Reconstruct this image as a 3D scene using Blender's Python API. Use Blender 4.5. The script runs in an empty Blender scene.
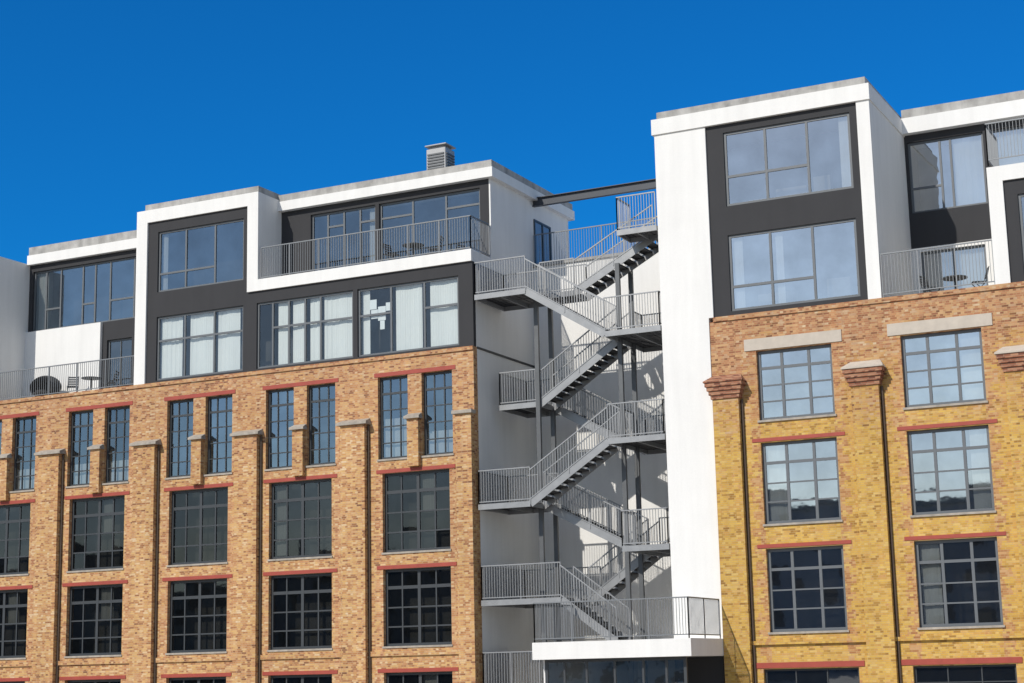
import bpy, bmesh, math, random
from mathutils import Vector, Matrix
random.seed(7)
scene=bpy.context.scene
COL=bpy.context.collection
# ------------------------------------------------------------ materials
class NT:
    def __init__(s,name):
        s.m=bpy.data.materials.new(name);s.m.use_nodes=True
        s.t=s.m.node_tree;s.n=s.t.nodes;s.n.clear()
        s.out=s.n.new('ShaderNodeOutputMaterial')
    def node(s,ty,**k):
        n=s.n.new(ty)
        for a,b in k.items(): setattr(n,a,b)
        return n
    def link(s,a,b): s.t.links.new(a,b)
    def math(s,op,a,b=None,c=None):
        n=s.n.new('ShaderNodeMath');n.operation=op
        for i,v in enumerate((a,b,c)):
            if v is None: continue
            if isinstance(v,(int,float)): n.inputs[i].default_value=v
            else: s.link(v,n.inputs[i])
        return n.outputs[0]
    def mix(s,f,a,b,mode='MIX'):
        n=s.n.new('ShaderNodeMix');n.data_type='RGBA';n.blend_type=mode
        for i,v in ((0,f),(6,a),(7,b)):
            if isinstance(v,(int,float)): n.inputs[i].default_value=v
            elif isinstance(v,tuple): n.inputs[i].default_value=(*v,1)
            else: s.link(v,n.inputs[i])
        return n.outputs[2]
    def ramp(s,fac,stops,interp='LINEAR'):
        n=s.n.new('ShaderNodeValToRGB');r=n.color_ramp;r.interpolation=interp
        while len(r.elements)<len(stops): r.elements.new(0.5)
        for e,(p,c) in zip(r.elements,stops):
            e.position=p;e.color=(*c,1) if len(c)==3 else c
        s.link(fac,n.inputs[0]);return n.outputs[0]
    def noise(s,vec,scale,detail=4,rough=.55):
        n=s.n.new('ShaderNodeTexNoise');n.inputs['Scale'].default_value=scale
        n.inputs['Detail'].default_value=detail;n.inputs['Roughness'].default_value=rough
        if vec is not None: s.link(vec,n.inputs['Vector'])
        return n.outputs[0]
    def pos(s):
        return s.n.new('ShaderNodeNewGeometry').outputs['Position']
    def scaled(s,vec,sc):
        n=s.n.new('ShaderNodeVectorMath');n.operation='MULTIPLY';n.inputs[1].default_value=sc
        s.link(vec,n.inputs[0]);return n.outputs[0]
    def pbr(s,col,rough=.7,metal=0,bump=None,bs=.3,bd=.01,spec=None):
        p=s.n.new('ShaderNodeBsdfPrincipled')
        if isinstance(col,tuple): p.inputs['Base Color'].default_value=(*col,1)
        else: s.link(col,p.inputs['Base Color'])
        if isinstance(rough,(int,float)): p.inputs['Roughness'].default_value=rough
        else: s.link(rough,p.inputs['Roughness'])
        p.inputs['Metallic'].default_value=metal
        if spec is not None: p.inputs['Specular IOR Level'].default_value=spec
        if bump is not None:
            b=s.n.new('ShaderNodeBump');b.inputs['Strength'].default_value=bs;b.inputs['Distance'].default_value=bd
            s.link(bump,b.inputs['Height']);s.link(b.outputs[0],p.inputs['Normal'])
        s.link(p.outputs[0],s.out.inputs[0]);return p

def plain(name,col,rough=.7,metal=0,var=.12,scale=1.2,streak=.1,spec=None):
    t=NT(name);P=t.pos()
    n1=t.noise(P,scale,6);n2=t.noise(t.scaled(P,(3,3,.25)),1.0,5)
    n3=t.noise(P,35,3)
    f=t.math('ADD',t.math('MULTIPLY',t.math('SUBTRACT',n1,.5),var*2),t.math('MULTIPLY',t.math('SUBTRACT',n2,.5),streak*2))
    f=t.math('ADD',f,t.math('MULTIPLY',t.math('SUBTRACT',n3,.5),.12))
    f=t.math('ADD',f,1.0)
    c=t.node('ShaderNodeVectorMath',operation='SCALE');c.inputs[0].default_value=col;t.link(f,c.inputs['Scale'])
    t.pbr(c.outputs[0],rough,metal,n3,.15,.004,spec);return t.m

def brick(name,palA,palB,zs,mortar,jamb=None,bw=.225,bh=.07):
    t=NT(name);P=t.pos()
    sp=t.node('ShaderNodeSeparateXYZ');t.link(P,sp.inputs[0]);x,y,z=sp.outputs
    v=t.math('DIVIDE',z,bh);row=t.math('FLOOR',v);odd=t.math('FLOORED_MODULO',row,2)
    # English bond: courses of stretchers alternate with courses of headers
    u=t.math('MULTIPLY',t.math('DIVIDE',t.math('ADD',x,y),bw),t.math('ADD',1.0,odd))
    uu=t.math('ADD',u,t.math('MULTIPLY',odd,.5))
    col=t.math('FLOOR',uu);fu=t.math('SUBTRACT',uu,col);fv=t.math('SUBTRACT',v,row)
    cb=t.node('ShaderNodeCombineXYZ');t.link(col,cb.inputs[0]);t.link(row,cb.inputs[1]);cb.inputs[2].default_value=3.7
    wn=t.node('ShaderNodeTexWhiteNoise',noise_dimensions='3D');t.link(cb.outputs[0],wn.inputs['Vector'])
    w2=t.node('ShaderNodeSeparateColor');t.link(wn.outputs['Color'],w2.inputs[0])
    patch=t.noise(P,.8,7,.7);patch2=t.noise(t.scaled(P,(1,1,.5)),.22,4)
    rr=t.math('ADD',t.math('MULTIPLY',wn.outputs['Value'],.9),.05)
    r=t.math('ADD',rr,t.math('MULTIPLY',t.math('SUBTRACT',patch,.5),.6))
    cA=t.ramp(r,palA);cB=t.ramp(r,palB)
    zz=t.math('ADD',z,t.math('MULTIPLY',t.math('SUBTRACT',t.noise(P,.5,5,.65),.5),7))
    zz=t.math('ADD',zz,t.math('MULTIPLY',t.math('SUBTRACT',w2.outputs[1],.5),2.0))
    mr=t.node('ShaderNodeMapRange');t.link(zz,mr.inputs[0]);mr.inputs[1].default_value=zs[0];mr.inputs[2].default_value=zs[1]
    c=t.mix(mr.outputs[0],cA,cB)
    if jamb:   # toothed repairs in another brick beside the window openings
        c0,p,lo,hi,pal=jamb
        d=t.math('ABSOLUTE',t.math('SUBTRACT',t.math('FLOORED_MODULO',t.math('ADD',x,-c0+p/2+p*40),p),p/2))
        tooth=t.math('FLOORED_MODULO',t.math('FLOOR',t.math('DIVIDE',z,bh*4)),2)
        h2=t.math('ADD',t.math('ADD',hi,t.math('MULTIPLY',tooth,.22)),t.math('MULTIPLY',t.math('SUBTRACT',patch,.5),.6))
        m=t.math('MULTIPLY',t.math('GREATER_THAN',d,lo),t.math('LESS_THAN',d,h2))
        m=t.math('MULTIPLY',m,t.math('LESS_THAN',w2.outputs[0],.75))
        c=t.mix(t.math('MULTIPLY',m,.8),c,t.ramp(wn.outputs['Value'],pal))
    mm=t.math('MAXIMUM',t.math('MULTIPLY',t.math('LESS_THAN',fu,.08),.8),t.math('LESS_THAN',fv,.16))
    c=t.mix(t.math('MULTIPLY',mm,.8),c,mortar)
    g=t.math('ADD',.80,t.math('MULTIPLY',patch2,.36))
    st=t.noise(t.scaled(P,(1.6,1.6,.12)),1.0,5,.6)
    g=t.math('MULTIPLY',g,t.math('ADD',.80,t.math('MULTIPLY',st,.40)))
    s=t.node('ShaderNodeVectorMath',operation='SCALE');t.link(c,s.inputs[0]);t.link(g,s.inputs['Scale'])
    h=t.math('SUBTRACT',t.math('MULTIPLY',wn.outputs['Value'],.4),mm)
    t.pbr(s.outputs[0],.9,0,h,.5,.008,.2);return t.m

palL=[(.0,(.20,.09,.045)),(.13,(.35,.16,.07)),(.30,(.49,.25,.10)),(.46,(.56,.335,.13)),(.60,(.60,.37,.155)),(.74,(.46,.22,.10)),(.88,(.61,.40,.20)),(1.0,(.64,.47,.29))]
palLt=[(.0,(.19,.08,.045)),(.18,(.35,.145,.075)),(.42,(.49,.24,.115)),(.62,(.55,.325,.155)),(.78,(.41,.185,.095)),(1.0,(.61,.44,.28))]
palR=[(.0,(.29,.15,.04)),(.14,(.43,.24,.055)),(.32,(.56,.335,.075)),(.52,(.61,.39,.095)),(.68,(.51,.275,.075)),(.85,(.63,.43,.14)),(1.0,(.47,.22,.085))]
palRt=[(.0,(.18,.08,.045)),(.2,(.34,.145,.08)),(.42,(.46,.225,.115)),(.6,(.55,.33,.17)),(.78,(.38,.17,.09)),(1.0,(.61,.46,.30))]
palC=[(.0,(.16,.06,.04)),(.5,(.34,.14,.08)),(1.0,(.46,.25,.15))]
palJ=[(.0,(.34,.14,.07)),(.5,(.50,.25,.12)),(1.0,(.60,.41,.24))]
M={}
M['brickL']=brick('tan_buff_brick',palL,palLt,(9.5,15),(.48,.36,.24),(-41.2,4.97,1.40,1.55,palJ))
M['brickR']=brick('ochre_brick',palR,palRt,(9.0,11.8),(.48,.35,.18),(-16.61,4.94,1.28,1.45,palJ))
M['brickC']=brick('red_brown_brick',palC,palC,(0,1),(.34,.24,.17))
M['white']=plain('white_plaster',(.765,.755,.73),.85,0,.05,.8,.09,.2)
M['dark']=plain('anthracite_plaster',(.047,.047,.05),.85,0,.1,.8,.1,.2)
M['conc']=plain('roof_edge_concrete',(.36,.35,.33),.9,0,.5,2.5,.5)
M['stone']=plain('weathered_stone',(.36,.32,.27),.9,0,.45,5,.3)
M['lint']=plain('lintel_concrete',(.50,.44,.37),.9,0,.2,3,.1)
M['red']=plain('red_oxide_steel',(.33,.055,.035),.6,0,.2,3,.1)
M['frameD']=plain('dark_window_frame',(.045,.05,.055),.45,0,.1,3,.05)
M['frameG']=plain('grey_window_frame',(.12,.13,.14),.45,0,.1,3,.05)
M['galv']=plain('galvanised_steel',(.29,.295,.30),.45,.4,.25,3,.1)
M['galvl']=plain('sheet_metal_casing',(.34,.34,.34),.5,.4,.2,3,.2)
M['galvd']=plain('galvanised_grating',(.055,.055,.058),.6,.3,.2,3,.1)
M['post']=plain('dark_galvanised_post',(.11,.115,.12),.5,.4,.2,3,.1)
M['rail']=plain('railing_steel',(.20,.21,.22),.5,.4,.1,3,.05)
M['raild']=plain('dark_railing_steel',(.06,.063,.066),.5,.3,.1,3,.05)
M['upright']=plain('dark_upright_metal',(.10,.07,.05),.6,.2,.3,2,.2)
M['curtain']=plain('white_curtain',(.82,.81,.79),.9,0,.05,2,.05)
M['blind']=plain('grey_blind',(.25,.24,.22),.9,0,.05,2,.05)
M['paper']=plain('white_paper',(.88,.88,.88),.9,0,.03,2,.02)
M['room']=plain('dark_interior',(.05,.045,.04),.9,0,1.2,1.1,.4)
M['steel']=plain('dark_steel_beam',(.06,.065,.075),.5,.3,.1,3,.05)
M['wick']=plain('dark_wicker',(.03,.03,.03),.8,0,.3,20,.05)
M['asph']=plain('asphalt',(.06,.06,.06),.9,0,.2,.5,.05)
M['pave']=plain('concrete_paving',(.46,.42,.37),.9,0,.1,.4,.02)
M['opp']=plain('distant_plaster',(.30,.27,.23),.9,0,.2,.3,.1)
M['opp2']=plain('distant_grey_plaster',(.18,.18,.18),.9,0,.2,.3,.1)
def glass(name,fac,tint,under,see=0.0,wob=.005):
    t=NT(name);P=t.pos()
    b=t.node('ShaderNodeBump');b.inputs['Strength'].default_value=.15;b.inputs['Distance'].default_value=wob
    t.link(t.noise(P,1.6,2),b.inputs['Height'])
    g=t.node('ShaderNodeBsdfGlossy');g.inputs['Color'].default_value=(*tint,1);g.inputs['Roughness'].default_value=.02
    t.link(b.outputs[0],g.inputs['Normal'])
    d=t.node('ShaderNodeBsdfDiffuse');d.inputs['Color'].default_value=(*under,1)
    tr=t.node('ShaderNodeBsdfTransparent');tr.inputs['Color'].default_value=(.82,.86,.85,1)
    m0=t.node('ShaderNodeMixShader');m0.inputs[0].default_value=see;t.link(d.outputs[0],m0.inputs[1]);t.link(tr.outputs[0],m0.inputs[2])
    m=t.node('ShaderNodeMixShader')
    oi=t.node('ShaderNodeObjectInfo')
    dirt=t.noise(P,.9,4,.6)
    f=t.math('MULTIPLY',t.math('ADD',.75,t.math('MULTIPLY',oi.outputs['Random'],.5)),fac)
    f=t.math('MULTIPLY',f,t.math('ADD',.7,t.math('MULTIPLY',dirt,.6)))
    t.link(f,m.inputs[0])
    t.link(m0.outputs[0],m.inputs[1]);t.link(g.outputs[0],m.inputs[2]);t.link(m.outputs[0],t.out.inputs[0]);return t.m
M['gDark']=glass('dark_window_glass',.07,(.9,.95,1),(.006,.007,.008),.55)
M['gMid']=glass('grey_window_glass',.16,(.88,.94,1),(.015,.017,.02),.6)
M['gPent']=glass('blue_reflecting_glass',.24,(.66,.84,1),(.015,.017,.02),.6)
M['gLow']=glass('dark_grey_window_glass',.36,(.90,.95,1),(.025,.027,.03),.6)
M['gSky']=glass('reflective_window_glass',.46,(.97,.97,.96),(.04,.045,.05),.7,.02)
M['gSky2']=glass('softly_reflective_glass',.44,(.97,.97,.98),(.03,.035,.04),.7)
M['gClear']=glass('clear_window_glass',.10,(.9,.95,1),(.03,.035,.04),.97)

# ------------------------------------------------------------ mesh helpers
def bx(bm,x0,x1,y0,y1,z0,z1):
    v=[bm.verts.new(p) for p in ((x0,y0,z0),(x1,y0,z0),(x1,y1,z0),(x0,y1,z0),(x0,y0,z1),(x1,y0,z1),(x1,y1,z1),(x0,y1,z1))]
    for f in ((0,1,5,4),(1,2,6,5),(2,3,7,6),(3,0,4,7),(4,5,6,7),(3,2,1,0)): bm.faces.new([v[i] for i in f])
def bar(bm,a,b,w,h,up=Vector((0,0,1))):
    a=Vector(a);b=Vector(b);d=(b-a).normalized()
    if abs(d.dot(up))>.99: up=Vector((0,1,0))
    s=d.cross(up).normalized()*w/2;u=s.cross(d).normalized()*h/2
    v=[bm.verts.new(p) for p in (a-s-u,a+s-u,a+s+u,a-s+u,b-s-u,b+s-u,b+s+u,b-s+u)]
    for f in ((0,1,2,3),(7,6,5,4),(0,4,5,1),(1,5,6,2),(2,6,7,3),(3,7,4,0)): bm.faces.new([v[i] for i in f])
def cyl(bm,c,r,z0,z1,n=12,r2=None):
    r2=r if r2 is None else r2
    A=[bm.verts.new((c[0]+r*math.cos(2*math.pi*i/n),c[1]+r*math.sin(2*math.pi*i/n),z0)) for i in range(n)]
    B=[bm.verts.new((c[0]+r2*math.cos(2*math.pi*i/n),c[1]+r2*math.sin(2*math.pi*i/n),z1)) for i in range(n)]
    for i in range(n):
        j=(i+1)%n;bm.faces.new((A[i],A[j],B[j],B[i]))
    bm.faces.new(B);bm.faces.new(A[::-1])
def obj(name,bm,mat,parent=None,loc=(0,0,0),bevel=0):
    me=bpy.data.meshes.new(name);bmesh.ops.recalc_face_normals(bm,faces=bm.faces);bm.to_mesh(me);bm.free()
    o=bpy.data.objects.new(name,me);COL.objects.link(o)
    for m in (mat if isinstance(mat,list) else [mat]): me.materials.append(M[m])
    o.location=loc
    if parent is not None: o.parent=parent
    if bevel:
        b=o.modifiers.new('b','BEVEL');b.width=bevel;b.segments=2;b.limit_method='ANGLE'
    return o
def boxes(name,lst,mat,parent=None,bevel=0):
    bm=bmesh.new()
    for b in lst: bx(bm,*b)
    return obj(name,bm,mat,parent,bevel=bevel)
def thing(name,label,cat,loc=(0,0,0),group=None):
    e=bpy.data.objects.new(name,None);COL.objects.link(e);e.empty_display_size=.5
    e['label']=label;e['category']=cat
    if group:e['group']=group
    return e
def wall(name,x0,x1,z0,z1,y,th,holes,mat,parent):
    """front sheet with openings and reveals of depth th"""
    xs=sorted({x0,x1,*[h[0] for h in holes],*[h[1] for h in holes]});zs=sorted({z0,z1,*[h[2] for h in holes],*[h[3] for h in holes]})
    xs=[v for v in xs if x0<=v<=x1];zs=[v for v in zs if z0<=v<=z1]
    bm=bmesh.new();V={}
    def vv(x,z,yy):
        k=(round(x,4),round(z,4),yy)
        if k not in V: V[k]=bm.verts.new((x,yy,z))
        return V[k]
    def solid(i,j):
        if i<0 or j<0 or i>=len(xs)-1 or j>=len(zs)-1: return False
        cx=(xs[i]+xs[i+1])/2;cz=(zs[j]+zs[j+1])/2
        return not any(h[0]<cx<h[1] and h[2]<cz<h[3] for h in holes)
    for i in range(len(xs)-1):
        for j in range(len(zs)-1):
            if not solid(i,j): continue
            a,b,c,d=xs[i],xs[i+1],zs[j],zs[j+1]
            bm.faces.new((vv(a,c,y),vv(b,c,y),vv(b,d,y),vv(a,d,y)))
            for (di,dj,p,q) in ((-1,0,(a,c),(a,d)),(1,0,(b,c),(b,d)),(0,-1,(a,c),(b,c)),(0,1,(a,d),(b,d))):
                if not solid(i+di,j+dj):
                    bm.faces.new((vv(*p,y),vv(*q,y),vv(*q,y+th),vv(*p,y+th)))
    return obj(name,bm,mat,parent)
def window(parent,x0,x1,z0,z1,y,cols,rows,fm='frameD',gm='gDark',fw=.07,mw=.035,heavyc=(),heavyr=(),trans=(),curtain=(),dep=.08,name='window',tilt=.003,hv=.95,cm='curtain'):
    W=x1-x0;H=z1-z0;bm=bmesh.new();e=.002
    bx(bm,x0,x0+fw,y,y+dep,z0,z1);bx(bm,x1-fw,x1,y,y+dep,z0,z1)
    bx(bm,x0+fw,x1-fw,y+e,y+dep,z0,z0+fw);bx(bm,x0+fw,x1-fw,y+e,y+dep,z1-fw,z1)
    xb=[x0+fw];i=0
    for k,c in enumerate(cols):
        w=(fw*hv if k in heavyc else mw)/2;x=x0+c*W
        bx(bm,x-w,x+w,y+.006,y+dep-.006,z0+fw,z1-fw);xb+=[x-w,x+w]
    xb.append(x1-fw);cells=[(xb[2*i],xb[2*i+1]) for i in range(len(xb)//2)]
    for k,r in enumerate(rows):
        w=(fw*hv if k in heavyr else mw)/2;z=z0+r*H
        for a,b in cells: bx(bm,a,b,y+.010,y+dep-.01,z-w,z+w)
    for ci,fr in trans:
        a,b=cells[ci];z=z0+fr*H;bx(bm,a,b,y+.006,y+dep-.006,z-fw*.5,z+fw*.5)
    o=obj(name,bm,fm,parent)
    gb=bmesh.new();zc=[z0+fw]+[z0+r*H for r in rows]+[z1-fw]
    for a,b in cells:
        for j in range(len(zc)-1):
            yy=y+dep*.5;t=[random.uniform(-tilt,tilt) for _ in range(2)]
            pts=((a-.01,yy-t[0]-t[1],zc[j]-.01),(b+.01,yy+t[0]-t[1],zc[j]-.01),(b+.01,yy+t[0]+t[1],zc[j+1]+.01),(a-.01,yy-t[0]+t[1],zc[j+1]+.01))
            gb.faces.new([gb.verts.new(p) for p in pts])
    obj('window_pane',gb,gm,o)
    for (a,b,lo,hi) in curtain:
        cb=bmesh.new();xa=x0+a*W;xe=x0+b*W;n=max(8,int((xe-xa)/.03));ph=random.random()*6;ph2=random.random()*6;prev=None
        for i in range(n+1):
            x=xa+(xe-xa)*i/n;am=.5+.5*math.sin(x*2.3+ph2)
            yy=y+dep+.08+.010*am*math.sin(x*2*math.pi/.23+ph)+.012*math.sin(x*7+ph2)+.004*math.sin(x*61)
            p=(cb.verts.new((x,yy,z0+lo*H)),cb.verts.new((x,yy,z0+hi*H)))
            if prev: cb.faces.new((prev[0],p[0],p[1],prev[1]))
            prev=p
        c=obj('curtain',cb,cm,o)
    return o
def railing(parent,path,h=1.1,mat='rail',sp=.11,pw=.016,name='railing',post=1.4,base=.08):
    """path = list of floor points; vertical pickets with top and bottom rails"""
    bm=bmesh.new()
    for a,b in zip(path,path[1:]):
        a=Vector(a);b=Vector(b);hv=Vector((0,0,1))
        bar(bm,a+hv*h,b+hv*h,.045,.04);bar(bm,a+hv*base,b+hv*base,.03,.035)
        L=math.hypot(b.x-a.x,b.y-a.y);n=max(1,round(L/sp))
        for i in range(n+1):
            p=a.lerp(b,i/n)
            bar(bm,p+hv*base,p+hv*(h-.01),pw,pw)
        m=max(1,round(L/post))
        for i in range(m+1):
            p=a.lerp(b,i/m);bar(bm,p-hv*.12,p+hv*h,.035,.035)
    return obj(name,bm,mat,parent)
G=-1.9
# ============================================================ LEFT BRICK BUILDING
LB=thing('brick_warehouse_building','long tan brick former warehouse with anthracite and white rooftop apartments','building')
EX=-28.79
bays=[-56.2,-51.25,-46.3,-41.2,-36.4,-31.3]
holes=[]
for c in bays:
    for s in (-1,1): holes.append((c+(-1.6 if s<0 else .3),c+(-.3 if s<0 else 1.6),9.57,12.7))
    holes+= [(c-1.43,c+1.43,6.08,9.03),(c-1.43,c+1.43,2.65,5.46),(c-1.43,c+1.43,-1.1,1.7)]
wall('brick_wall',-62,EX,G,13.36,0,.3,holes,'brickL',LB)
boxes('brick_cornice',[(-62,EX,-.06,.3,13.36,13.5)],'brickL',LB)
boxes('string_course',[(-62,EX+.02,-.07,-.001,2.30,2.48)],'brickL',LB)
def cap(parent,px,w,y,z,h,mat='stone',name='capital',back=-.003):
    bm=bmesh.new();a=w
    v=[bm.verts.new(q) for q in ((px-a,y,z),(px+a,y,z),(px+a,back,z),(px-a,back,z),(px-a,y,z+h*.4),(px+a,y,z+h*.4),(px+a-.05,back,z+h),(px-a+.05,back,z+h))]
    for f in ((0,1,5,4),(1,2,6,5),(2,3,7,6),(3,0,4,7),(4,5,6,7),(3,2,1,0)): bm.faces.new([v[i] for i in f])
    return obj(name,bm,mat,parent)
def odds():
    r=random.random()
    if r<.10: return [(.05,.24,.05,.95)]
    if r<.20: return [(.52,.74,.5,.97)]
    if r<.28: return [(.05,.48,.72,.97)]
    return ()
for c in bays:
    for s in (-1,1):
        a,b=(c-1.6,c-.3) if s<0 else (c+.3,c+1.6)
        w=window(LB,a,b,9.57,12.7,.17,[.34,.67],[.2,.4,.6,.8],'frameD','gPent',fw=.09,mw=.04,heavyr=(3,),curtain=[(0.05,.95,.02,random.choice([.3,.5]))] if random.random()<.2 else ())
        boxes('sill',[(a-.04,b+.04 if s>0 else b,-.04,.17,9.50,9.57)],'stone',w)
    p=boxes('pier',[(c-.24,c+.24,-.2,-.001,9.2,10.98)],'brickL',LB)
    cap(p,c,.33,-.30,10.98,.22)
    lw=boxes('lintel',[(c-1.75,c+1.75,-.02,.1,12.71,12.86)],'red',LB)
    for z0,z1 in ((6.08,9.03),(2.65,5.46),(-1.1,1.7)):
        w=window(LB,c-1.43,c+1.43,z0,z1,.17,[.25,.5,.75],[.25,.5,.76],'frameD','gDark',fw=.1,mw=.055,heavyc=(1,),heavyr=(2,),hv=1.2,curtain=odds(),cm='blind')
        boxes('lintel',[(c-1.68,c+1.68,-.025,.1,z1+.005,z1+.14)],'red',w)
        boxes('sill',[(c-1.47,c+1.47,-.04,.17,z0-.07,z0)],'stone',w)
for px,w in ((-53.6,.56),(-48.68,.55),(-43.72,.53),(-38.76,.53),(-33.87,.53)):
    p=boxes('pilaster',[(px-w,px+w,-.28,-.001,G,10.94)],'brickL',LB)
    cap(p,px,w+.14,-.40,10.94,.24)
    bm=bmesh.new();cyl(bm,(px+w+.055,-.06),.04,G,10.9,8);obj('dark_upright',bm,'upright',LB)  # thin dark upright line along the right edge of the pilaster
p=boxes('pilaster',[(-29.45,EX-.002,-.28,-.001,G,10.96)],'brickL',LB)
boxes('capital',[(-29.56,EX+.07,-.38,-.002,10.96,11.10)],'stone',p,.02)
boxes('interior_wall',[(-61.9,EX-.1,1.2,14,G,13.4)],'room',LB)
boxes('side_wall',[(EX-.06,EX,.301,14,G,13.5),(EX-.06,EX-.004,.26,14,13.5,17.18)],'white',LB)
boxes('terrace_slab',[(-62,EX-.061,.31,14,13.42,13.52)],'conc',LB)
boxes('wall_joint_strip',[(EX,EX+.03,.31,5.28,13.44,13.52)],'galvd',LB)
# --- white frame around rooftop box
boxes('white_frame',[(-44.5,-43.95,-.04,.26,13.502,20.3),(-44.5,-38.4,-.04,.26,20.3,20.83),(-38.92,-38.4,-.04,.26,17.2,20.3),(-38.92,EX,-.04,.26,16.74,17.2)],'white',LB)
boxes('penthouse_side_wall',[(-44.48,-44.4,.26,9,13.52,20.83)],'white',LB)
boxes('penthouse_side_wall',[(-38.48,-38.42,.26,9,17.2,20.83)],'white',LB)
wall('dark_panel',-43.95,-38.92,13.502,20.3,.05,.2,[(-43.45,-39.15,17.29,19.85),(-43.45,-39.15,13.6,16.25)],'dark',LB)
wall('dark_panel',-38.92,EX-.002,13.502,16.74,.05,.2,[(-38.5,-34.02,13.6,16.26),(-33.82,-29.4,13.6,16.26)],'dark',LB)
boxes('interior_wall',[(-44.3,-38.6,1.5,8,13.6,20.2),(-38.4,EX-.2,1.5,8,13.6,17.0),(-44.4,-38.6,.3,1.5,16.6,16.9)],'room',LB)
boxes('roof',[(-44.4,-38.5,.26,9,20.6,20.84),],'conc',LB)
boxes('roof_edge',[(-44.2,-38.5,.12,9,20.84,21.12)],'conc',LB)
boxes('terrace_slab',[(-38.42,EX-.002,.26,14,17.0,17.19)],'white',LB)
window(LB,-43.45,-39.15,17.29,19.85,.12,[.32,.66],[],'frameG','gPent',fw=.08,trans=[(0,.3),(1,.3)],heavyc=(0,1),curtain=[(.02,.08,.02,.98)])
window(LB,-43.45,-39.15,13.6,16.25,.12,[.32,.66],[],'frameG','gClear',fw=.08,trans=[(0,.62),(1,.62),(2,.62)],heavyc=(0,1),curtain=[(.02,.27,0.02,.98),(.36,.64,.02,.98),(.68,.93,.02,.98)])
window(LB,-38.5,-34.02,13.6,16.26,.12,[.16,.33,.5,.66],[],'frameG','gClear',fw=.08,trans=[(1,.6),(2,.6),(3,.6),(4,.6)],heavyc=(0,1,2,3),curtain=[(.20,.32,.02,.98),(.35,.47,.02,.98),(.53,.64,.02,.98),(.68,.98,.02,.98)])
w=window(LB,-33.82,-29.4,13.6,16.26,.12,[.33,.66],[],'frameG','gClear',fw=.08,trans=[(0,.6),(2,.6)],heavyc=(0,1),curtain=[(.02,.10,.02,.98),(.36,.62,.02,.98),(.70,.98,.02,.98)])
bm=bmesh.new()
for a,b,z,z2 in ((-33.3,-33.0,15.05,15.4),(-32.99,-32.65,14.95,15.5),(-32.64,-32.45,15.3,15.62),(-32.9,-32.7,14.6,14.94),(-33.35,-33.05,15.42,15.8)): bx(bm,a,b,.205,.208,z,z2)
obj('paper_notice',bm,'paper',w)
# --- upper recessed storey
UY=1.65
wall('dark_panel',-38.42,EX-.06,17.19,20.35,UY,.2,[(-37.0,-33.95,17.3,20.05),(-33.78,-29.25,17.3,20.05)],'dark',LB)
window(LB,-37.0,-33.95,17.3,20.05,UY+.1,[.25,.5,.75],[],'frameG','gPent',fw=.08,trans=[(1,.78),(3,.78)],heavyc=(0,1,2),curtain=[(.87,.97,.02,.98)])
window(LB,-33.78,-29.25,17.3,20.05,UY+.1,[.33,.66],[],'frameG','gPent',fw=.08,trans=[(0,.78),(2,.78)],heavyc=(0,1))
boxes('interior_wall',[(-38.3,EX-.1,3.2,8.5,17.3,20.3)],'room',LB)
boxes('penthouse_side_wall',[(EX-.06,EX,UY,8.85,17.19,20.35)],'white',LB)
boxes('white_fascia',[(-38.42,EX+.22,UY-.25,9.05,20.35,20.74)],'white',LB)
boxes('roof_edge',[(-38.6,EX+.16,UY-.17,8.98,20.742,21.04)],'conc',LB)
d=boxes('door',[(EX,EX+.05,5.45,5.53,17.7,19.6),(EX,EX+.05,6.92,7.0,17.7,19.6),(EX,EX+.05,5.53,6.92,19.52,19.6),(EX,EX+.05,6.2,6.27,17.7,19.52)],'frameD',LB)
boxes('door_pane',[(EX-.01,EX+.02,5.53,6.92,17.7,19.52)],'gMid',d)
railing(LB,[(-38.3,.06,17.2),(EX-.06,.06,17.2),(EX-.06,UY-.05,17.2)],1.3,'rail')
# --- far recessed part
wall('dark_panel',-52.1,-44.5,13.52,19.9,2.0,.2,[(-51.9,-45.0,16.87,19.6),(-47.64,-46.3,13.6,16.05)],'dark',LB)
window(LB,-51.9,-45.0,16.87,19.6,2.1,[.1,.22,.4,.5,.62,.81],[],'frameG','gPent',fw=.08,trans=[(1,.35),(3,.35),(5,.35)],heavyc=(0,1,2,3,4,5),curtain=[(.02,.1,.02,.98)])
window(LB,-47.64,-46.3,13.6,16.05,2.1,[.5],[],'frameG','gMid',fw=.08,name='door')
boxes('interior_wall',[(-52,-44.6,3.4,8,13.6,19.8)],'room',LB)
boxes('parapet_wall',[(-52.1,-47.9,1.85,1.998,13.521,16.85)],'white',LB)
boxes('white_fascia',[(-52.1,-44.5,1.8,9,19.9,20.33)],'white',LB)
boxes('roof_edge',[(-52.1,-44.5,1.9,9,20.332,20.72)],'conc',LB)
boxes('penthouse_block',[(-61.9,-52.1,-.0,9,13.521,19.95)],'white',LB)
railing(LB,[(-52.1,.06,13.5),(-44.55,.06,13.5)],1.25,'rail')
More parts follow.
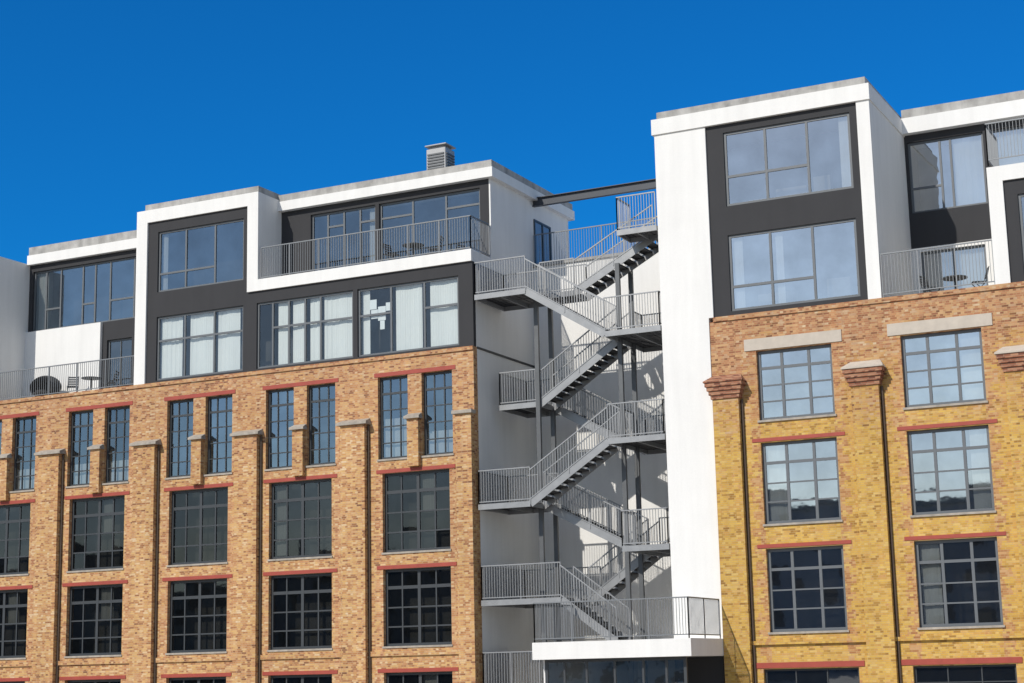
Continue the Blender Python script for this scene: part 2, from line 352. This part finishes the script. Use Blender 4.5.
# ============================================================ RIGHT BRICK BUILDING
RB=thing('yellow_brick_building','yellow and red brick building with white and anthracite rooftop apartments','building')
RX=-2.4
rb=[-16.61,-11.67,-6.75]
holes=[]
for c in rb:
    holes+=[(c-1.31,c+1.31,9.78,12.17),(c-1.31,c+1.31,6.28,9.02),(c-1.31,c+1.31,2.72,5.46),(c-1.6,c+1.6,-1.1,1.53)]
wall('brick_wall',-19.55,RX,G,13.34,0,.3,holes,'brickR',RB)
boxes('brick_cornice',[(-19.4,RX,-.05,.3,13.34,13.5)],'brickR',RB)
boxes('string_course',[(-19.5,RX,-.10,-.001,2.32,2.45)],'brickR',RB)
for i,c in enumerate(rb):
    for k,(z0,z1,g) in enumerate(((9.78,12.17,'gSky'),(6.28,9.02,'gSky2'),(2.72,5.46,'gLow'))):
        cur=[(.7,.97,.03,.97)] if i==1 and k==0 else ([(.04,.28,.03,.97)] if (i+k)%2 else [(.74,.96,.03,.97)] if k==1 else ())
        w=window(RB,c-1.31,c+1.31,z0,z1,.14,[.32,.68],[.27,.5,.75],'frameG',g,fw=.10,mw=.05,heavyc=(0,1),heavyr=(2,),curtain=cur,tilt=.002)
        if k==0: boxes('lintel',[(c-1.72,c+1.68,-.03,.1,z1+.03,z1+.43)],'lint',w)
        else: boxes('lintel',[(c-1.6,c+1.6,-.025,.1,z1+.03,z1+.15)],'red',w)
        boxes('sill',[(c-1.36,c+1.36,-.06,.14,z0-.07,z0)],'stone',w)
    w=window(RB,c-1.6,c+1.6,-1.1,1.53,.14,[.33,.66],[.4,.8],'frameD','gMid')
    boxes('lintel',[(c-1.95,c+1.8,-.03,.1,1.56,1.74)],'red',w)
for px in (-19.0,-14.19,-9.22,-4.3):
    w=.46
    p=boxes('pilaster',[(px-w,px+w,-.28,-.001,G,10.6)],'brickR',RB)
    bm=bmesh.new();cyl(bm,(px+w+.055,-.06),.045,G,10.55,8);obj('dark_upright',bm,'upright',RB)  # same thin dark line at the right of each pilaster
    st=[]
    for k in range(4):
        e=.05*(k+1);st.append((px-w-e,px+w+e,-.28-e,-.002-.001*k,10.6+k*.14,10.6+(k+1)*.14))
    c=boxes('capital',st,'brickC',p)
    bm=bmesh.new();a=w+.24
    v=[bm.verts.new(q) for q in ((px-a,-.52,11.16),(px+a,-.52,11.16),(px+a,-.006,11.16),(px-a,-.006,11.16),(px-a,-.52,11.21),(px+a,-.52,11.21),(px+a-.2,-.006,11.46),(px-a+.2,-.006,11.46))]
    for f in ((0,1,5,4),(1,2,6,5),(2,3,7,6),(3,0,4,7),(4,5,6,7),(3,2,1,0)): bm.faces.new([v[i] for i in f])
    obj('cap_stone',bm,'lint' if px>-18 else 'brickC',c)
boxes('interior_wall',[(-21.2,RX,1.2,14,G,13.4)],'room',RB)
boxes('terrace_slab',[(-19.5,RX,.31,14,13.42,13.51)],'conc',RB)
boxes('white_frame',[(-21.3,-19.551,-.04,.3,G,13.5),(-21.3,-19.38,-.04,.3,13.5,20.38),(-21.38,-13.46,-.1,.3,20.38,20.95),(-13.95,-13.5,-.04,.3,13.502,20.38)],'white',RB)
boxes('dark_base_panel',[(-21.29,-19.552,-.10,-.041,G,1.98)],'dark',RB)  # thin panel added to darken the column base below the canopy
boxes('side_wall',[(-21.3,-21.2,.3,14,G,20.38),(-13.58,-13.5,.3,9,13.51,20.38),(-21.38,-13.46,.3,9,20.38,20.95)],'white',RB)
boxes('roof_edge',[(-21.2,-13.6,-.0,8.8,20.952,21.22)],'conc',RB)
wall('dark_panel',-19.38,-13.95,13.502,20.38,.04,.2,[(-18.75,-14.22,17.4,20.08),(-18.75,-14.22,13.66,16.36)],'dark',RB)
window(RB,-18.75,-14.22,17.4,20.08,.1,[.33,.66],[],'frameG','gSky',fw=.09,trans=[(0,.4),(1,.4)],heavyc=(0,1),curtain=[(.9,.98,.02,.98)])
window(RB,-18.75,-14.22,13.66,16.36,.1,[.33,.66],[],'frameG','gSky',fw=.09,trans=[(0,.32),(1,.32)],heavyc=(0,1),curtain=[(.01,.1,.02,.98),(.36,.42,.02,.98)])
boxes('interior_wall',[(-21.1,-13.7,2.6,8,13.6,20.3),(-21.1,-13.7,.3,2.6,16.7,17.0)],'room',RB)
boxes('furniture',[(-18.2,-17.6,.9,1.2,17.0,17.75),(-17.2,-16.1,.9,1.3,17.0,18.0),(-15.9,-15.3,1.1,1.4,17.0,18.3),(-18.0,-16.8,.8,1.2,13.6,14.3),(-15.6,-14.8,1.0,1.3,13.6,14.6)],'opp',RB)
# recessed terrace flat
TY=4.8
wall('dark_panel',-13.5,RX,16.2,20.42,TY,.2,[(-13.4,-10.7,17.5,20.15),(-10.45,-7.0,17.5,20.15)],'dark',RB)
wall('terrace_wall',-13.5,RX,13.51,16.2,TY,.2,[(-13.2,-10.9,13.6,16.05),(-9.6,-7.2,13.6,16.05)],'white',RB)
window(RB,-13.4,-10.7,17.5,20.15,TY+.1,[.42,.56],[],'frameG','gSky',fw=.08,heavyc=(0,1),trans=[(0,.35)],curtain=[(.58,.97,.02,.98)])
window(RB,-10.45,-7.0,17.5,20.15,TY+.1,[.5],[],'frameG','gSky',fw=.08,heavyc=(0,),curtain=[(.02,.97,.02,.98)])
window(RB,-13.2,-10.9,13.6,16.05,TY+.1,[.5],[],'frameG','gSky',fw=.08,heavyc=(0,),curtain=[(.05,.97,.02,.98)])
window(RB,-9.6,-7.2,13.6,16.05,TY+.1,[.5],[],'frameG','gSky',fw=.08,heavyc=(0,),curtain=[(.05,.97,.02,.98)])
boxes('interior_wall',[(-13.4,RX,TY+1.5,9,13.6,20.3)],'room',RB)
boxes('white_fascia',[(-13.5,RX,TY-.3,9.5,20.42,21.0)],'white',RB)
boxes('roof_edge',[(-13.5,RX,TY-.15,9.4,21.002,21.36)],'conc',RB)
railing(RB,[(-13.46,.06,13.55),(-9.82,.06,13.55)],1.45,'rail')
boxes('white_frame',[(-9.8,-9.32,-.04,.3,13.502,16.9),(-9.8,RX,-.04,.3,16.9,17.4)],'white',RB)
boxes('side_wall',[(-9.8,-9.7,.3,TY,13.51,17.4),(-9.7,RX,.3,TY,17.25,17.39)],'white',RB)
wall('dark_panel',-9.32,RX,13.502,16.9,.04,.2,[(-8.9,-5.0,13.66,16.4)],'dark',RB)
window(RB,-8.9,-5.0,13.66,16.4,.1,[.33,.66],[],'frameG','gSky2',fw=.09,trans=[(0,.35)],heavyc=(0,1))
railing(RB,[(-9.75,2.0,17.6),(-9.75,.06,17.6),(RX,.06,17.6)],1.3,'rail')
# ============================================================ LINK BUILDING
LK=thing('link_building','white rendered link building set back behind the steel stairs','building')
boxes('wall',[(EX,-21.301,5.3,14,G,17.55)],'white',LK)
boxes('roof_edge',[(EX+.0,-21.301,5.22,5.5,17.552,17.66)],'conc',LK)
railing(LK,[(EX+.05,5.36,17.6),(-21.35,5.36,17.6)],1.3,'rail')
for z in (13.45,9.6,5.8):
    d=boxes('door',[(-22.9,-22.82,5.24,5.3,z,z+2.15),(-21.9,-21.82,5.24,5.3,z,z+2.15),(-22.82,-21.9,5.24,5.3,z+2.07,z+2.15),(-22.82,-21.9,5.27,5.3,z,z+2.07)],'frameG',LK)
# ============================================================ STEEL STAIR
ST=thing('steel_staircase','galvanised steel outdoor staircase zigzagging up between the two buildings','staircase')
F=(.02,1.15);MM=(1.27,2.4);RR=(2.5,3.6)
def landing(x0,x1,y0,y1,z,rails):
    bm=bmesh.new()
    for a,b in (((x0,y0,z-.1),(x1,y0,z-.1)),((x0,y1,z-.1),(x1,y1,z-.1))): bar(bm,a,b,.05,.2)
    for x in (x0+.03,(x0+x1)/2,x1-.03): bar(bm,(x,y0+.03,z-.11),(x,y1-.03,z-.11),.05,.16)
    o=obj('landing',bm,'galv',ST)
    bm=bmesh.new();n=int((y1-y0)/.06)
    for i in range(n+1):
        y=y0+.03+(y1-y0-.06)*i/n;bx(bm,x0+.03,x1-.03,y-.012,y+.012,z-.035,z)
    n=int((x1-x0)/.25)
    for i in range(n+1):
        x=x0+.05+(x1-x0-.1)*i/n;bx(bm,x-.008,x+.008,y0+.03,y1-.03,z-.05,z-.036)
    obj('grating',bm,'galvd',o)
    for r in rails: railing(o,[(px,py,z) for px,py in r],1.22,'galv',sp=.105,pw=.018)
def flight(xa,za,xb,zb,lane,rails=(0,1)):
    y0,y1=lane;bm=bmesh.new()
    for y in (y0+.02,y1-.02): bar(bm,(xa,y,za-.1),(xb,y,zb-.1),.035,.26)
    o=obj('flight',bm,'galv',ST)
    n=round(abs(za-zb)/.175);bm=bmesh.new()
    for i in range(1,n):
        t=i/n;x=xa+(xb-xa)*t;z=za+(zb-za)*t
        bx(bm,x-.15,x+.15,y0+.04,y1-.04,z-.05,z)
        bx(bm,x-.15,x-.13,y0+.04,y1-.04,z-.11,z-.051)
    obj('tread',bm,'galvd',o)
    for k in rails:
        y=(y0+.0,y1-.0)[k];railing(o,[(xa,y,za),(xb,y,zb)],1.12,'galv',sp=.105,pw=.018)
landing(-22.9,-21.36,.02,1.2,17.1,[[(-22.88,1.2),(-22.88,.03),(-21.4,.03)]])
landing(-22.0,-21.36,1.22,5.2,17.1,[[(-22.0,2.5),(-22.0,5.2)]])
landing(-28.7,-26.6,.02,2.4,15.42,[[(-25.2,2.4),(-28.68,2.4),(-28.68,.03),(-26.6,.03)]])
landing(-26.6,-25.2,1.27,2.4,15.42,[[(-26.6,1.29),(-25.2,1.29)]])
landing(-23.5,-21.36,.02,3.6,13.47,[[(-23.5,.03),(-21.4,.03),(-21.4,3.6),(-23.5,3.6),(-23.5,2.45)]])
landing(-28.4,-26.7,1.27,3.6,11.4,[[(-26.7,1.29),(-28.38,1.29),(-28.38,3.58),(-26.7,3.58)]])
landing(-23.5,-21.36,.02,3.6,9.62,[[(-23.5,.03),(-21.4,.03),(-21.4,3.6),(-23.5,3.6)],[(-23.5,1.2),(-23.5,2.45)]])
landing(-28.7,-26.6,.02,2.4,7.62,[[(-26.6,2.38),(-28.68,2.38),(-28.68,.03),(-26.6,.03)]])
landing(-23.1,-21.36,.02,3.6,5.83,[[(-23.1,.03),(-21.4,.03),(-21.4,3.6),(-23.1,3.6)],[(-23.1,.03),(-23.1,1.2)]])
landing(-28.65,-25.5,.02,3.6,4.17,[[(-25.5,3.58),(-28.63,3.58),(-28.63,.03),(-25.5,.03)]])
landing(-28.65,-26.4,.02,2.4,1.1,[[(-26.4,2.38),(-28.63,2.38),(-28.63,.03),(-26.4,.03)]])
flight(-22.0,17.1,-25.2,15.42,MM)
flight(-26.6,15.42,-23.5,13.47,F)
flight(-23.5,13.47,-26.7,11.4,MM)
flight(-26.7,11.4,-23.5,9.62,RR)
flight(-23.5,9.62,-26.6,7.62,F)
flight(-26.6,7.62,-23.1,5.83,MM)
flight(-23.1,5.83,-25.5,4.17,RR)
flight(-25.5,4.17,-23.4,2.6,F)
for x in (-26.75,-23.42):
    for y,top in ((1.21,15.3 if x<-25 else 16.2),(2.45,15.3 if x<-25 else 16.2)):
        boxes('post',[(x-.08,x+.08,y-.06,y+.06,G,top)],'post',ST)
# ============================================================ CANOPY BALCONY
CB=thing('entrance_canopy','white box canopy with railed balcony above a glazed entrance','canopy')
boxes('canopy_box',[(-25.06,-19.47,-3.3,-.31,2.0,2.56),(-25.06,-21.31,-.31,5.28,2.0,2.56),(-21.309,-19.47,-.309,-.045,2.0,2.56)],'white',CB)
railing(CB,[(-25.0,-.1,2.6),(-25.0,-3.22,2.6),(-19.55,-3.22,2.6),(-19.55,-.3,2.6)],1.25,'rail',sp=.1)
o=window(CB,-24.8,-19.8,G,1.99,-2.9,[.14,.3,.5,.7,.86],[.78],'frameD','gSky',fw=.1,mw=.07,name='entrance_glazing')
boxes('entrance_side_wall',[(-24.95,-24.81,-2.7,5.2,G,1.99)],'white',CB)
# ============================================================ BEAM
b=thing('roof_beam','dark steel beam spanning between the two rooftops','beam')
boxes('web',[(EX,-21.3,5.44,5.46,20.14,20.44)],'steel',b)
boxes('flange',[(EX,-21.3,5.35,5.55,20.44,20.47),(EX,-21.3,5.35,5.55,20.11,20.14)],'steel',b)
# ============================================================ AC UNIT
a=thing('ventilation_unit','grey metal ventilation unit standing on the flat roof','ventilation unit')
boxes('housing',[(-32.85,-31.95,3.9,4.7,21.4,22.75)],'galvl',a,.03)
boxes('louvre',[(-32.78,-32.02,3.86,3.9,21.75+i*.12,21.81+i*.12) for i in range(7)]+[(-31.95,-31.91,3.97,4.63,21.75+i*.12,21.81+i*.12) for i in range(7)],'post',a)
boxes('cowl',[(-32.75,-32.05,4.0,4.6,22.75,22.86),(-32.9,-31.9,3.86,4.74,22.86,22.92)],'galvl',a,.02)
boxes('base_frame',[(-32.8,-32.0,3.95,4.65,20.98,21.4)],'galvd',a)
# ============================================================ TERRACE FURNITURE
def table(x,y,z,g):
    t=thing('outdoor_table','small round outdoor table standing on a roof terrace','table',group=g)
    bm=bmesh.new();cyl(bm,(x,y),.42,z+.70,z+.73,24);obj('table_top',bm,'raild',t)
    bm=bmesh.new();cyl(bm,(x,y),.03,z+.04,z+.70,8);cyl(bm,(x,y),.25,z,z+.04,16,.2);obj('table_leg',bm,'raild',t)
def chair(x,y,z,ang,g):
    t=thing('garden_chair','dark metal garden chair standing on a roof terrace','chair',group=g)
    R=Matrix.Translation((x,y,z))@Matrix.Rotation(ang,4,'Z')
    def mk(n,segs,m):
        bm=bmesh.new()
        for p,q,w,h in segs: bar(bm,R@Vector(p),R@Vector(q),w,h)
        obj(n,bm,m,t)
    mk('seat',[((-.2,-.2+i*.08,.45),(.2,-.2+i*.08,.45),.06,.02) for i in range(6)],'raild')
    mk('backrest',[((-.2,.23+.03*i,.6+.1*i),(.2,.23+.03*i,.6+.1*i),.02,.06) for i in range(4)],'raild')
    for sx in (-.21,.21):
        mk('leg',[((sx,-.2,0),(sx,.2,.45),.025,.025),((sx,.24,0),(sx,-.2,.45),.025,.025),((sx,.2,.42),(sx,.33,.95),.025,.025)],'raild')
chair(-48.6,1.0,13.52,.6,'terrace chairs');table(-47.6,1.0,13.52,'terrace tables');chair(-46.7,1.1,13.52,-1.2,'terrace chairs')
table(-31.8,.9,17.2,'terrace tables');chair(-32.7,.9,17.2,1.4,'terrace chairs');chair(-30.9,.95,17.2,-1.3,'terrace chairs')
table(-11.4,1.6,13.52,'terrace tables');chair(-12.2,1.6,13.52,1.2,'terrace chairs');chair(-10.6,1.5,13.52,-1.2,'terrace chairs')
# wicker egg seat
e=thing('wicker_lounge_chair','round black wicker lounge chair on a roof terrace','lounge chair')
bm=bmesh.new();bmesh.ops.create_uvsphere(bm,u_segments=28,v_segments=18,radius=.6)
bmesh.ops.delete(bm,geom=[v for v in bm.verts if v.co.y<-.33 and v.co.z>-.25 and abs(v.co.x)<.42],context='VERTS')
for v in bm.verts: v.co=Vector((v.co.x*1.25-50.1,v.co.y*.9+1.0,v.co.z*.85+14.08))
for f in bm.faces: f.smooth=True
o=obj('shell',bm,'wick',e);s=o.modifiers.new('s','SOLIDIFY');s.thickness=.04
bm=bmesh.new();cyl(bm,(-50.1,1.0),.35,13.52,13.62,16,.3);obj('base',bm,'wick',e)
bm=bmesh.new();cyl(bm,(-50.1,.95),.38,13.8,13.92,16);obj('cushion',bm,'wick',e)
# ============================================================ UNSEEN BLOCKS (added behind the camera to darken window reflections)
for k,(x0,x1,h,m) in enumerate(((-30,-2,15,'opp'),(-62,-32,19,'opp2'),(-92,-62.5,13,'opp'),(-124,-95,17,'opp2'),(-156,-125,14,'opp'),(-190,-158,18,'opp2'))):
    t=thing('reflection_block','plain plastered block added unseen to darken reflections in the warehouse glass','building',group='unseen blocks added for reflections')
    boxes('wall',[(x0,x1,-142,-128,G,h)],m,t)
    boxes('roof',[(x0-.3,x1+.3,-142.3,-127.7,h,h+.5)],'steel',t)
    for fl in range(4):
        for i in range(6):
            wx=x0+2+i*(x1-x0-4)/6+1
            boxes('window',[(wx,wx+2.2,-128,-127.95,G+1.5+fl*(h+1)/4,G+3.3+fl*(h+1)/4)],'room',t)
# ============================================================ GROUND
def sheet(name,x0,x1,y0,y1,z,mat):
    bm=bmesh.new();bm.faces.new([bm.verts.new(p) for p in ((x0,y0,z),(x1,y0,z),(x1,y1,z),(x0,y1,z))])
    o=obj(name,bm,mat);o['kind']='structure';return o
sheet('ground',-900,900,-900,900,G-.02,'pave')
sheet('road',-900,900,-26,-16,G-.016,'asph')
o=boxes('pavement',[(-900,900,-16,-8,G-.015,G+.11)],'pave');o['kind']='structure'
# ============================================================ WORLD, SUN
SE=math.radians(39);AZ=math.radians(18)
sd=Vector((-math.sin(AZ)*math.cos(SE),-math.cos(AZ)*math.cos(SE),math.sin(SE)))
w=bpy.data.worlds.new('World');scene.world=w;w.use_nodes=True
nt=w.node_tree;nt.nodes.clear()
sky=nt.nodes.new('ShaderNodeTexSky');sky.sky_type='NISHITA';sky.sun_disc=False
sky.sun_elevation=SE;sky.sun_rotation=math.atan2(sd.x,sd.y);sky.air_density=1.0;sky.dust_density=.4;sky.ozone_density=2.5
bg=nt.nodes.new('ShaderNodeBackground');bg.inputs[1].default_value=.11
ow=nt.nodes.new('ShaderNodeOutputWorld')
tc=nt.nodes.new('ShaderNodeTexCoord')
dp=nt.nodes.new('ShaderNodeVectorMath');dp.operation='DOT_PRODUCT';hd=Vector((-.36,.93,0)).normalized()
dp.inputs[1].default_value=hd;nt.links.new(tc.outputs['Generated'],dp.inputs[0])
mr=nt.nodes.new('ShaderNodeMapRange');mr.inputs[1].default_value=-.1;mr.inputs[2].default_value=.75;nt.links.new(dp.outputs['Value'],mr.inputs[0])
mx=nt.nodes.new('ShaderNodeMix');mx.data_type='RGBA';mx.blend_type='MULTIPLY'
mx.inputs[7].default_value=(.032,.57,1.12,1)
nt.links.new(mr.outputs[0],mx.inputs[0]);nt.links.new(sky.outputs[0],mx.inputs[6])
nt.links.new(mx.outputs[2],bg.inputs[0]);nt.links.new(bg.outputs[0],ow.inputs[0])
L=bpy.data.lights.new('sun','SUN');L.energy=3.8;L.angle=math.radians(.53);L.color=(1,.95,.87)
so=bpy.data.objects.new('sun',L);COL.objects.link(so);so.rotation_euler=sd.to_track_quat('Z','Y').to_euler()
# ============================================================ CAMERA
yaw,pit,rol=[math.radians(v) for v in (-26.315,10.975,-1.280)]
Fv=Vector((math.sin(yaw)*math.cos(pit),math.cos(yaw)*math.cos(pit),math.sin(pit)))
R0=Vector((math.cos(yaw),-math.sin(yaw),0));U0=R0.cross(Fv)
c,s=math.cos(rol),math.sin(rol);Rv=c*R0+s*U0;Uv=-s*R0+c*U0
cam=bpy.data.cameras.new('camera');co=bpy.data.objects.new('camera',cam);COL.objects.link(co)
mt=Matrix((Rv,Uv,-Fv)).transposed().to_4x4();mt.translation=(0,-54.966,1.6);co.matrix_world=mt
cam.sensor_width=36;cam.lens=1707.7/1024*36;cam.clip_end=3000
scene.camera=co
scene.view_settings.view_transform='Standard';scene.view_settings.look='None';scene.view_settings.exposure=0
